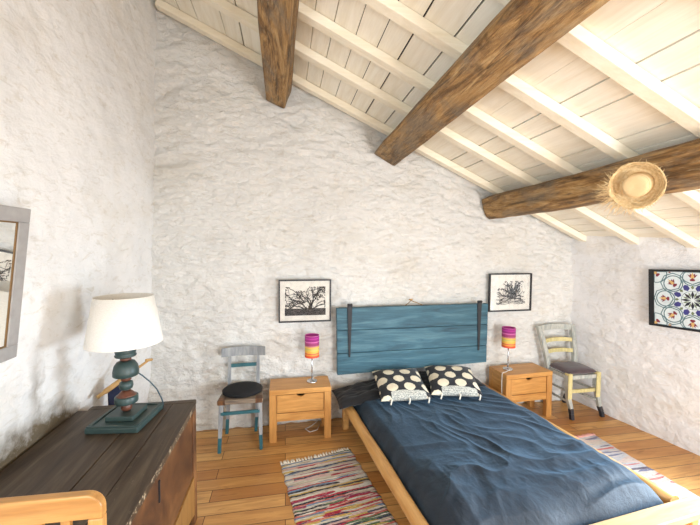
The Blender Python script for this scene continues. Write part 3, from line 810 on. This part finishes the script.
# ----------------------------------------------------------------- chest
cx0, cx1, cy0, cy1 = -1.168, -.555, 1.17, 2.235
ck = thing('wooden_chest', (-.86, 1.7, 0), 'dark antique wooden chest with worn lid along the left wall', 'chest')
ox, oy = -.86, 1.7
def cb(x0,x1,y0,y1,z0,z1,name,mat,bev=.004):
    return MB().box(x0-ox,x1-ox,y0-oy,y1-oy,z0,z1).build(name, mat, ck, bev)
for x0, x1 in ((-1.175,-.822), (-.818,-.668), (-.666,-.535)):
    cb(x0, x1, 1.15, 2.205, .718, .752, 'lid_board', 'chest_lid_worn' if x1 > -.6 else 'chest_lid', .003)
cb(-1.13, -.545, 2.2065, 2.262, .717, .751, 'lid_end', 'chest_lid', .008)
cb(cx0, cx1, cy0, cy1, .16, .7175, 'body', 'chest_side')
for y0, y1 in ((cy1-.055, cy1+.002), (cy0-.002, cy0+.055)):
    for x0, x1 in ((cx1-.05, cx1+.012), (cx0, cx0+.06)):
        cb(x0, x1, y0, y1, 0, .716, 'leg', 'chest_side', .004)
mb = MB()      # shaped apron on the room side, higher in the middle
ys = lin(cy0+.056, cy1-.056, 24); vs = []; fs = []
for i, y in enumerate(ys):
    t = abs(2*i/23-1); zb = .12 - .055*max(0, (t-.55)/.45)**1.5
    for x, z in ((cx1+.0005, zb), (cx1+.011, zb), (cx1+.011, .30), (cx1+.0005, .30)): vs.append((x-ox, y-oy, z))
for i in range(23):
    for k in range(4): fs.append((i*4+k, i*4+(k+1)%4, (i+1)*4+(k+1)%4, (i+1)*4+k))
fs += [(0,1,2,3), (95,94,93,92)]
mb.add(vs, fs); mb.build('apron', 'chest_pale', ck)
cb(cx1+.0005, cx1+.006, 1.62, 1.628, .56, .66, 'keyhole_plate', 'iron', 0)

# table lamp on the chest
tl = thing('table_lamp', (-.848, 2.035, .7525), 'large table lamp with white shade and turned teal stem on the dark chest', 'lamp', rad(-7))
mb = MB(); mb.box(-.130,.130,-.140,.140,0,.03); mb.build('base_plate', 'teal_paint', tl, .006)
mb = MB()
for a in ((-.125,.125,-.135,-.118),(-.125,.125,.118,.135),(-.125,-.108,-.1175,.1175),(.108,.125,-.1175,.1175)): mb.box(*a, .0305, .037)
mb.build('base_rim', 'teal_paint', tl, .002)
mb = MB(); mb.box(-.072,.072,-.075,.075,.0305,.056); mb.build('base_step', 'teal_paint', tl, .005)
z = -.7525
def turned(prof, name, mat): MB().lathe([(r, zz+z) for r, zz in prof], 32).build(name, mat, tl)
turned([(.016,.809),(.025,.818),(.027,.830),(.026,.842),(.020,.852)], 'turned_ball', 'brown_turned')
turned([(.044,.8525),(.054,.855),(.056,.862),(.056,.888),(.052,.893)], 'turned_disc', 'teal_paint')
turned([(.048,.8935),(.042,.899),(.028,.914),(.018,.924)], 'turned_cone', 'brown_turned')
turned([(.020,.9245),(.030,.932),(.034,.948),(.031,.966),(.020,.974)], 'turned_ball', 'teal_paint')
turned([(.020,.9745),(.026,.982),(.023,.994),(.022,1.002)], 'turned_neck', 'brown_turned')
turned([(.058,1.0025),(.062,1.006),(.062,1.030),(.056,1.058),(.043,1.078),(.026,1.085)], 'turned_dome', 'teal_paint')
turned([(.022,1.0855),(.028,1.092),(.022,1.103)], 'turned_neck', 'brown_turned')
turned([(.030,1.1035),(.050,1.108),(.052,1.116),(.046,1.120),(.049,1.128),(.051,1.145),(.049,1.160)], 'turned_cup', 'teal_paint')
MB().tube([(0,0,1.156+z),(0,0,1.24+z)], .014, 14).build('bulb_holder', 'chrome', tl)
MB().lathe([(.181,1.182+z),(.139,1.434+z),(.1365,1.434+z),(.1785,1.182+z),(.181,1.182+z)], 56, cap=False).build('shade', 'white_shade', tl)
mb = MB()
for k in range(3):
    a = 2*PI*k/3+.4; mb.tube([(.012*math.cos(a),.012*math.sin(a),1.238+z),(.138*math.cos(a),.138*math.sin(a),1.405+z)], .0025, 6)
mb.build('shade_support', 'chrome', tl)
mb = MB(); mb.tube([(.046,.02,1.012+z),(.060,.045,.985+z),(.080,.09,.93+z),(.098,.13,.87+z),(.110,.16,.80+z),(.112,.175,.757+z),(.10,.195,.7575+z)], .0035, 6)
mb.build('power_cord', 'teal_cord', tl)

# folding chair leaning in the corner behind the chest
fc = thing('folding_chair', (-1.03, 2.48, 0), 'bamboo framed folding chair with navy canvas, mostly hidden behind the table lamp', 'chair')
A = Vector((-.105,-.150,.772)); B = Vector((.094,.12,.908))
MB().tube([A, A.lerp(B,.12), A.lerp(B,.14), A.lerp(B,.45), A.lerp(B,.47), B], [.012,.012,.017,.017,.009,.008], 10).build('arm_rail', 'bamboo', fc)
MB().tube([B+Vector((-.012,-.02,.004)), B+Vector((.012,.02,-.004))], .010, 10).build('end_knob', 'bamboo', fc)
MB().tube([(.0,.0,0), A.lerp(B,.5)+Vector((0,0,-.010))], .011, 10).build('leg', 'bamboo', fc)
MB().tube([(-.06,-.09,0), A.lerp(B,.22)+Vector((0,0,-.014))], .011, 10).build('leg', 'bamboo', fc)
MB().tube([(-.066,-.09,.12), (.0,.0,.12)], .009, 8).build('stretcher', 'bamboo', fc)
mb = MB(); vs = []; fs = []; P0 = A.lerp(B,.17); P1 = A.lerp(B,.46)
for i in range(13):
    p = P0.lerp(P1, i/12)
    for j in range(9):
        t = j/8; vs.append((p.x+.012*math.sin(i*1.1)*t+.01, p.y-.008+.010*math.cos(i*.9)*t, p.z-.012-t*(p.z-.40)))
for i in range(12):
    for j in range(8): fs.append((i*9+j,(i+1)*9+j,(i+1)*9+j+1,i*9+j+1))
mb.add(vs, fs, 0, True); o = mb.build('canvas_seat', 'navy_canvas', fc); md = o.modifiers.new('thick', 'SOLIDIFY'); md.thickness = .004

# ----------------------------------------------------------------- chair in the foreground
fg = thing('slatted_chair', (-.745, 1.08, -.035+.035), 'light beech slat-back chair in the near left corner of the photo, before the chest', 'chair', rad(-2))
def rounded_top():
    mb = MB(); xs = .235; zt, zb, r = 1.000, .930, .045
    pts = [(-xs, zb), (xs, zb)] + [(xs-r+r*math.cos(a), zt-r+r*math.sin(a)) for a in lin(0, PI/2, 8)] + [(-xs+r+r*math.cos(a), zt-r+r*math.sin(a)) for a in lin(PI/2, PI, 8)]
    n = len(pts)
    mb.add([(p[0],-.014,p[1]) for p in pts]+[(p[0],.014,p[1]) for p in pts], [tuple(range(n)), tuple(range(2*n-1,n-1,-1))]+[(k,(k+1)%n,n+(k+1)%n,n+k) for k in range(n)])
    return mb
rounded_top().build('top_rail', 'beech_x', fg, .004)
for sx in (-1, 1):
    a, b2 = sorted((sx*.235, sx*.197)); MB().box(a, b2, -.014, .014, 0, .9295).build('back_leg', 'beech_z', fg, .004)
    MB().box(a, b2, -.42, -.385, 0, .42).build('front_leg', 'beech_z', fg, .004)
    MB().box(a+.006, b2-.006, -.384, -.015, .37, .42).build('side_rail', 'beech_x', fg, .002)
for x in (-.137, -.066, .005, .076, .147):
    MB().box(x-.0125-.01, x+.0125-.01, -.007, .007, .50, .9295).build('back_slat', 'beech_z', fg, .002)
MB().box(-.196, .196, -.010, .010, .45, .499).build('lower_rail', 'beech_x', fg, .003)
MB().box(-.235, .235, -.43, -.016, .421, .441).build('seat', 'beech_x', fg, .005)

# ----------------------------------------------------------------- pictures
def ribbon(mb, pts, w0, w1, mi, y):
    vs = []; fs = []
    n = len(pts)
    for i, p in enumerate(pts):
        a = pts[max(0,i-1)]; b2 = pts[min(n-1,i+1)]
        dx, dz = b2[0]-a[0], b2[1]-a[1]; l = math.hypot(dx, dz) or 1
        w = (w0+(w1-w0)*i/(n-1))/2
        vs += [(p[0]-dz/l*w, y, p[1]+dx/l*w), (p[0]+dz/l*w, y, p[1]-dx/l*w)]
    for i in range(n-1): fs.append((2*i, 2*i+1, 2*i+3, 2*i+2))
    mb.add(vs, fs, mi)
def picture(loc, w, h, fw_, label, inner, draw, group, rz=0):
    t = thing('framed_print', loc, label, 'picture', rz, group)
    mb = MB(); d = .026
    mb.box(-w/2,w/2,-d,0,0,fw_); mb.box(-w/2,w/2,-d,0,h-fw_,h); mb.box(-w/2,-w/2+fw_,-d,0,fw_,h-fw_); mb.box(w/2-fw_,w/2,-d,0,fw_,h-fw_)
    mb.build('frame', 'picture_black', t)
    mb = MB(); mb.box(-w/2+fw_,w/2-fw_,-.010,-.002,fw_,h-fw_); mb.build('mount', 'mat_board', t)
    mb = MB(); draw(mb, *inner, -.0108); mb.build('print', ['print_ink', 'print_grey'], t)
    mb = MB(); mb.box(-w/2+fw_,w/2-fw_,-.0165,-.0150,fw_,h-fw_); mb.build('glass', 'picture_glass', t)
    return t
def clipseg(pts, x0, x1, z0, z1):
    return [(min(max(p[0], x0), x1), min(max(p[1], z0), z1)) for p in pts]
def branch(mb, rnd, x, z, ang, ln, w, depth, box, y):
    pts = [(x, z)]; a = ang
    for _ in range(6):
        a += rnd.uniform(-.38, .38); nx_ = x + math.cos(a)*ln/6; nz_ = z + math.sin(a)*ln/6
        if not (box[0] < nx_ < box[1] and box[2] < nz_ < box[3]): break
        x, z = nx_, nz_; pts.append((x, z))
    if len(pts) < 3: return
    ribbon(mb, clipseg(pts, *box), w, w*.45, 0, y)
    if depth:
        for k in range(rnd.choice((2, 3))):
            i = rnd.randint(2, len(pts)-1); branch(mb, rnd, pts[i][0], pts[i][1], a+rnd.uniform(-1.1, 1.1), ln*rnd.uniform(.5, .75), w*.55, depth-1, box, y-.00004)
    else:
        for k in range(4):
            px = min(max(x+rnd.uniform(-.016,.016), box[0]+.008), box[1]-.008); pz = min(max(z+rnd.uniform(-.016,.016), box[2]+.008), box[3]-.008); r = rnd.uniform(.003,.007)
            n = 7; mb.add([(px+r*rnd.uniform(.6,1.2)*math.cos(2*PI*q/n), y-.0001, pz+r*rnd.uniform(.6,1.2)*math.sin(2*PI*q/n)) for q in range(n)], [tuple(range(n))], 0)
def tree_print(mb, x0, x1, z0, z1, y):
    rnd = random.Random(4); box = (x0, x1, z0, z1); w = x1-x0; h = z1-z0
    mb.add([(x0,y,z0),(x1,y,z0),(x1,y,z0+h*.24),(x0,y,z0+h*.24)], [(0,1,2,3)], 0)
    for k in range(60):
        px = x0+rnd.random()*w*.93; pz = z0+rnd.random()*h*.22; ribbon(mb, clipseg([(px,pz),(px+.012,pz+rnd.uniform(-.004,.004)),(px+.026,pz)], *box), .002, .001, 1, y-.0002)
    for a, l in ((1.9,.22),(1.45,.2),(1.1,.2),(2.4,.24),(.7,.22),(2.9,.2),(.3,.2),(1.6,.16)):
        branch(mb, rnd, x0+w*.58+rnd.uniform(-.02,.02), z0+h*.22, a, l*.75, .014, 3, box, y-.0001)
    for a in (2.7, 3.0, 3.3): branch(mb, rnd, x0+w*.5, z0+h*.45, a, .2, .012, 1, box, y-.0001)
    for k in range(90):
        px = x0+w*(.5+rnd.uniform(-.25,.3)); pz = z0+h*rnd.uniform(.2,.7); ribbon(mb, clipseg([(px,pz),(px+rnd.uniform(-.01,.01),pz+.012),(px+rnd.uniform(-.02,.02),pz+.024)], *box), .003, .001, rnd.choice((0,1)), y-.0003)
def root_print(mb, x0, x1, z0, z1, y):
    rnd = random.Random(9); box = (x0, x1, z0, z1); w = x1-x0; h = z1-z0
    for k in range(70):
        pz = z0+h*abs(rnd.gauss(0,.16)); px = x0+rnd.random()*w*.8; ribbon(mb, clipseg([(px,pz),(px+.02,pz+rnd.uniform(-.008,.008)),(px+.05,pz+rnd.uniform(-.008,.008)),(px+.08,pz)], *box), .005, .001, rnd.choice((0,0,1)), y)
    for k in range(26):
        a = rnd.uniform(.15, PI-.15); branch(mb, rnd, x0+w*(.52+rnd.uniform(-.12,.12)), z0+h*rnd.uniform(.2,.42), a, rnd.uniform(.08,.15), .013, 1, box, y-.0001-k*.00001)
    for k in range(120):
        px = x0+w*(.52+rnd.gauss(0,.16)); pz = z0+h*(.42+rnd.gauss(0,.14)); a = rnd.uniform(0,PI)
        ribbon(mb, clipseg([(px,pz),(px+.01*math.cos(a),pz+.01*math.sin(a)),(px+.026*math.cos(a+.4),pz+.026*math.sin(a+.4))], *box), .004, .001, rnd.choice((0,1,1)), y-.0006)
GP = 'black framed ink prints on the back wall'
picture((.187, 3.286, .995), .494, .404, .013, 'black framed ink print of a gnarled tree above the left nightstand', (-.19, .195, .062, .338), tree_print, GP)
picture((2.352, 3.286, 1.038), .505, .404, .013, 'black framed ink print of a spiky root above the right nightstand', (-.165, .195, .072, .325), root_print, GP, rad(1))

# patterned panel on the right wall
tp = thing('patterned_panel', (3.288, 2.222, 1.04), 'black framed panel of blue, red and white star pattern on the right wall', 'picture', rad(-90)+math.atan(.15)*1.0)
# local x runs along the wall towards the camera, local -y faces the room
tp.rotation_euler.y = rad(-2.5); w, h, d = .62, .50, .03
mb = MB()
for a in ((-w/2,w/2,0,.018),(-w/2,w/2,h-.018,h)): mb.box(a[0],a[1],-d,0,a[2],a[3])
mb.box(-w/2,-w/2+.04,-d,0,.018,h-.018); mb.box(w/2-.018,w/2,-d,0,.018,h-.018); mb.build('frame', 'picture_black', tp)
mb = MB(); mb.box(-w/2+.04,w/2-.018,-.024,-.004,.018,h-.018); mb.build('tile_face', 'tile_white', tp)
mb = MB(); R = .225; cz = h/2; yy = -.0245
def poly(pts, mi, y): mb.add([(p[0], y, p[1]) for p in pts], [tuple(range(len(pts)))], mi)
def rot(p, a, c=(0, cz)): return (c[0]+p[0]*math.cos(a)-p[1]*math.sin(a), c[1]+p[0]*math.sin(a)+p[1]*math.cos(a))
def inside(p): return (min(max(p[0], -w/2+.041), w/2-.019), min(max(p[1], .019), h-.019))
def ring(c, r, a0=0, a1=2*PI, n=24, wd=.006, mi=1, y=yy):
    ribbon(mb, [inside((c[0]+r*math.cos(t), c[1]+r*math.sin(t))) for t in lin(a0, a1, n)], wd, wd, mi, y)
def lotus(c, a, s, y):
    for da in (-.9, -.45, .45, .9):
        poly([inside(rot(p, a+da, c)) for p in ((0,-.2*s),(.16*s,.25*s),(0,.75*s),(-.16*s,.25*s))], 3, y)
    poly([inside(rot(p, a, c)) for p in ((0,-.45*s),(.22*s,.1*s),(0,.95*s),(-.22*s,.1*s))], 4, y-.0003)
    poly([inside(rot(p, a, c)) for p in ((-.22*s,-.5*s),(.22*s,-.5*s),(.34*s,-.3*s),(0,-.05*s),(-.34*s,-.3*s))], 3, y-.0005)
for k in range(8):
    a = k*PI/4
    poly([rot(p, a) for p in ((0,.012),(.011,.045),(0,.078),(-.011,.045))], 5, yy-.0004)
    poly([rot(p, a+PI/8) for p in ((0,.02),(.006,.05),(0,.070),(-.006,.05))], 6, yy-.0003)
    poly([rot(p, a+PI/8) for p in ((0,.080),(.021,.097),(.017,.124),(0,.136),(-.017,.124),(-.021,.097))], 2, yy-.0004)
    poly([rot(p, a) for p in ((0,.090),(.012,.104),(0,.122),(-.012,.104))], 6, yy-.0004)
    c = rot((0, .185), a); ring(c, .066, n=28, wd=.008); lotus(c, a, .056, yy-.0006)
    ribbon(mb, [inside(rot(p, a)) for p in ((0,.13),(.05,.155),(.082,.20),(.06,.25),(.0,.275))], .008, .008, 1, yy-.0001)
    ribbon(mb, [inside(rot(p, a)) for p in ((0,.13),(-.05,.155),(-.082,.20),(-.06,.25),(.0,.275))], .008, .008, 1, yy-.0002)
for sx in (-1, 1):
    for sz in (-1, 1):
        c = (sx*.255, cz+sz*.215); lotus(c, math.atan2(-sx, sz), .058, yy-.0007); ring(c, .08, 0, 2*PI, 28, .008)
        lotus((sx*.155, cz+sz*.235), 0, .028, yy-.0007)
ring((0, cz), .075, n=40, wd=.003, mi=1)
mb.build('star_pattern', ['tile_white','tile_teal','tile_blue','tile_red','tile_gold','tile_black','tile_green'], tp)

# mirror on the left wall, tilted forward
mi_ = bpy.data.objects.new('wall_mirror', None); COL.objects.link(mi_)
tag(mi_, 'mirror in a wide pale grey frame on the left wall, cut by the photo edge', 'mirror')
# local x along the wall away from the camera, z up, -y into the room; hangs from its top, tipped forwards
mi_.matrix_world = Matrix.Translation((-1.140, 1.672, 1.235)) @ Matrix.Rotation(rad(90), 4, 'Z') @ Matrix.Rotation(rad(6.5), 4, 'X')
w, h, fw_ = .52, .625, .058
mb = MB()
mb.box(-w,0,-.028,0,0,fw_); mb.box(-w,0,-.028,0,h-fw_,h); mb.box(-w,-w+fw_,-.028,0,fw_,h-fw_); mb.box(-fw_,0,-.028,0,fw_,h-fw_)
mb.build('frame', 'mirror_frame', mi_, .003)
mb = MB(); g = .006
mb.box(-w+fw_,-fw_,-.024,-.012,fw_,fw_+g); mb.box(-w+fw_,-fw_,-.024,-.012,h-fw_-g,h-fw_); mb.box(-w+fw_,-w+fw_+g,-.024,-.012,fw_+g,h-fw_-g); mb.box(-fw_-g,-fw_,-.024,-.012,fw_+g,h-fw_-g)
mb.build('gilt_edge', 'gold_bevel', mi_)
mb = MB(); mb.box(-w+fw_+g,-fw_-g,-.0215,-.016,fw_+g,h-fw_-g); mb.build('glass', 'mirror_glass', mi_)

# ----------------------------------------------------------------- straw hat on the lowest beam
hat = bpy.data.objects.new('straw_hat', None); COL.objects.link(hat)
tag(hat, 'frayed straw sun hat hung on the lowest oak beam', 'hat')
ax = Vector((-1.15, -.56, -.36)).normalized()
hat.matrix_world = Matrix.Translation((1.985, 1.645, 2.075)) @ ax.to_track_quat('Z', 'Y').to_matrix().to_4x4() @ Matrix.Diagonal((.84,.84,.84,1))
mb = MB(); mb.lathe([(.082,.0),(.080,.05),(.076,.085),(.070,.096),(.055,.101),(.030,.102),(.012,.099),(.001,.098)], 40, cap=False); mb.build('crown', 'woven_straw', hat)
mb = MB(); mb.lathe([(.082,.0),(.100,.004),(.130,.026),(.150,.058),(.154,.072),(.148,.066),(.128,.020),(.098,-.004),(.080,-.004),(.082,0)], 48, cap=False); mb.build('brim', 'straw', hat)
random.seed(21); mb = MB()
low = hat.matrix_world.to_3x3().inverted() @ Vector((-.75, .45, -.55)); lowa = math.atan2(low.y, low.x)
def bz(r0): return .002 + max(0, r0-.10)*1.25
for k in range(260):      # straws hanging loose, longest on the drooping side
    a = lowa + random.gauss(0, .85) if random.random() < .8 else random.uniform(0, 2*PI)
    near = max(0, math.cos(a-lowa)); r0 = random.uniform(.125, .150)
    ln = random.uniform(.012, .03) + near**2*random.uniform(.0, .13)
    p0 = Vector((r0*math.cos(a), r0*math.sin(a), bz(r0))); sw = random.gauss(0, .55)
    dr = Vector((math.cos(a+sw), math.sin(a+sw), random.uniform(-.1, .6))).normalized()
    p1 = p0+dr*ln*.5; p2 = p0+dr*ln+Vector((0,0,-.018))*near+Vector((random.uniform(-.01,.01),random.uniform(-.01,.01),0))
    mb.tube([p0, p1, p2], [.0017,.0014,.0006], 4, cap=False)
for k in range(260):      # straws lying round the brim
    a = random.uniform(0, 2*PI); r0 = random.uniform(.105, .152); da = random.uniform(.2, .7)*random.choice((-1,1)); r1 = min(.158, max(.10, r0+random.uniform(-.02,.02)))
    p0 = Vector((r0*math.cos(a), r0*math.sin(a), bz(r0)+.004)); p2 = Vector((r1*math.cos(a+da), r1*math.sin(a+da), bz(r1)+random.uniform(.002,.014)))
    rm = (r0+r1)/2/math.cos(da/2)*.985; pm = Vector((rm*math.cos(a+da/2), rm*math.sin(a+da/2), bz(min(rm,.155))+.010))
    mb.tube([p0, pm, p2], [.002,.002,.001], 4, cap=False)
mb.build('frayed_fringe', 'straw', hat)

# ----------------------------------------------------------------- rugs
def rug(loc, rz, w, ln, mat, fr, label, seed, fl_):
    t = thing('rag_rug', loc, label, 'rug', rz, 'woven rag rugs on either side of the bed')
    mb = MB(); nx, ny = 40, 150; vs = []; fs = []
    for top in (1, 0):
        for i in range(nx+1):
            for j in range(ny+1):
                u = i/nx; v = j/ny; x = (u-.5)*w; y = -v*ln
                ed = noise.noise(Vector((y*16, seed, 0)))*.006*(abs(u-.5)*2)**8
                z = .0015
                if top: z = .009 + noise.noise(Vector((x*3, y*40, seed)))*.0022 + noise.noise(Vector((x*28, y*60, seed)))*.0016 if 0 < i < nx and 0 < j < ny else .004
                vs.append((x+ed*(1 if u > .5 else -1)*2, y+.008*math.sin(u*5+seed), z))
    m = (nx+1)*(ny+1)
    for s_ in range(2):
        o = s_*m
        for i in range(nx):
            for j in range(ny):
                f = (o+i*(ny+1)+j, o+(i+1)*(ny+1)+j, o+(i+1)*(ny+1)+j+1, o+i*(ny+1)+j+1)
                fs.append(f)
    lp = [i*(ny+1) for i in range(nx+1)] + [nx*(ny+1)+j for j in range(1, ny+1)] + [i*(ny+1)+ny for i in range(nx-1, -1, -1)] + [j for j in range(ny-1, 0, -1)]
    for k in range(len(lp)): a, b2 = lp[k], lp[(k+1) % len(lp)]; fs.append((a, b2, b2+m, a+m))
    mb.add(vs, fs, 0, True); mb.build('woven_body', mat, t)
    rnd = random.Random(seed); mb = MB(); x = -w/2+.008
    while x < w/2:
        y0 = .008*math.sin((x/w+.5)*5+seed)
        dx = rnd.uniform(-.012,.012); l = fl_*rnd.uniform(.7,1.25)
        mb.tube([(x,y0-.012,.006),(x+dx*.4,y0+l*.5,.0085),(x+dx,y0+l,.004)], [.0085,.0075,.004], 6); x += rnd.uniform(.016,.026)
    mb.build('fringe', fr, t); mb = MB(); x = -w/2+.008
    while x < w/2:
        y0 = -ln+.008*math.sin((x/w+.5)*5+seed); dx = rnd.uniform(-.012,.012); l = fl_*rnd.uniform(.7,1.25)
        mb.tube([(x,y0+.012,.006),(x+dx*.4,y0-l*.5,.0085),(x+dx,y0-l,.004)], [.0055,.005,.003], 6); x += rnd.uniform(.012,.020)
    mb.build('fringe', fr, t)
rug((.252, 2.735, 0), rad(9.5), .585, 1.08, 'rag_rug', 'rug_fringe', 'multicoloured rag rug with pale fringe on the floor beside the chest', 3, .03)
rug((2.515, 2.61, 0), rad(1.5), .53, 1.0, 'pale_rug', 'rug_fringe_pink', 'pale striped rug with pink fringe between the bed and right wall', 8, .035)

# ----------------------------------------------------------------- light
w_ = bpy.data.worlds.new('World'); scene.world = w_; w_.use_nodes = True
bg = w_.node_tree.nodes['Background']; bg.inputs[0].default_value = (.75,.87,1,1); bg.inputs[1].default_value = 1.0
def area(name, loc, direction, sx, sy, power, col):
    l = bpy.data.lights.new(name, 'AREA'); l.shape = 'RECTANGLE'; l.size = sx; l.size_y = sy; l.energy = power; l.color = col
    o = bpy.data.objects.new(name, l); COL.objects.link(o); o.location = loc
    o.rotation_euler = Vector(direction).to_track_quat('-Z', 'Y').to_euler()
    return o
area('window_daylight', (xw+.02, (WY0+WY1)/2, (WZ0+WZ1)/2), (-1,.05,-.5), WY1-WY0-.06, WZ1-WZ0-.06, 52, (.72,.86,1)).data.spread = rad(105)
area('added_left_fill', (xleft(1.5)+.05, (LY0+LY1)/2, (LZ0+LZ1)/2), (1,.15,-.2), LY1-LY0-.06, LZ1-LZ0-.06, 66, (.88,.945,1))  # added fill that brightens the right wall and bed
area('added_front_fill', ((FX0+FX1)/2, YF+.02, FZ1/2+.05), (0,1,-.10), FX1-FX0-.1, FZ1-.2, 128, (.90,.95,1))  # broad frontal fill, added behind the camera

# ----------------------------------------------------------------- camera
cam = bpy.data.cameras.new('Camera'); co = bpy.data.objects.new('Camera', cam); COL.objects.link(co)
Mr = Matrix(((0.982721, 0.001433, -0.185088), (-0.18498, 0.042688, -0.981815), (0.006494, 0.999087, 0.042215)))
co.matrix_world = Matrix.Translation((0,0,1.7)) @ Mr.to_4x4()
cam.sensor_fit = 'HORIZONTAL'; cam.sensor_width = 36; cam.lens = 36*345/700; cam.clip_start = .02
scene.camera = co
scene.view_settings.view_transform = 'Standard'; scene.view_settings.look = 'None'
scene.view_settings.exposure = 0.27; scene.view_settings.gamma = 1
scene.view_settings.use_curve_mapping = False
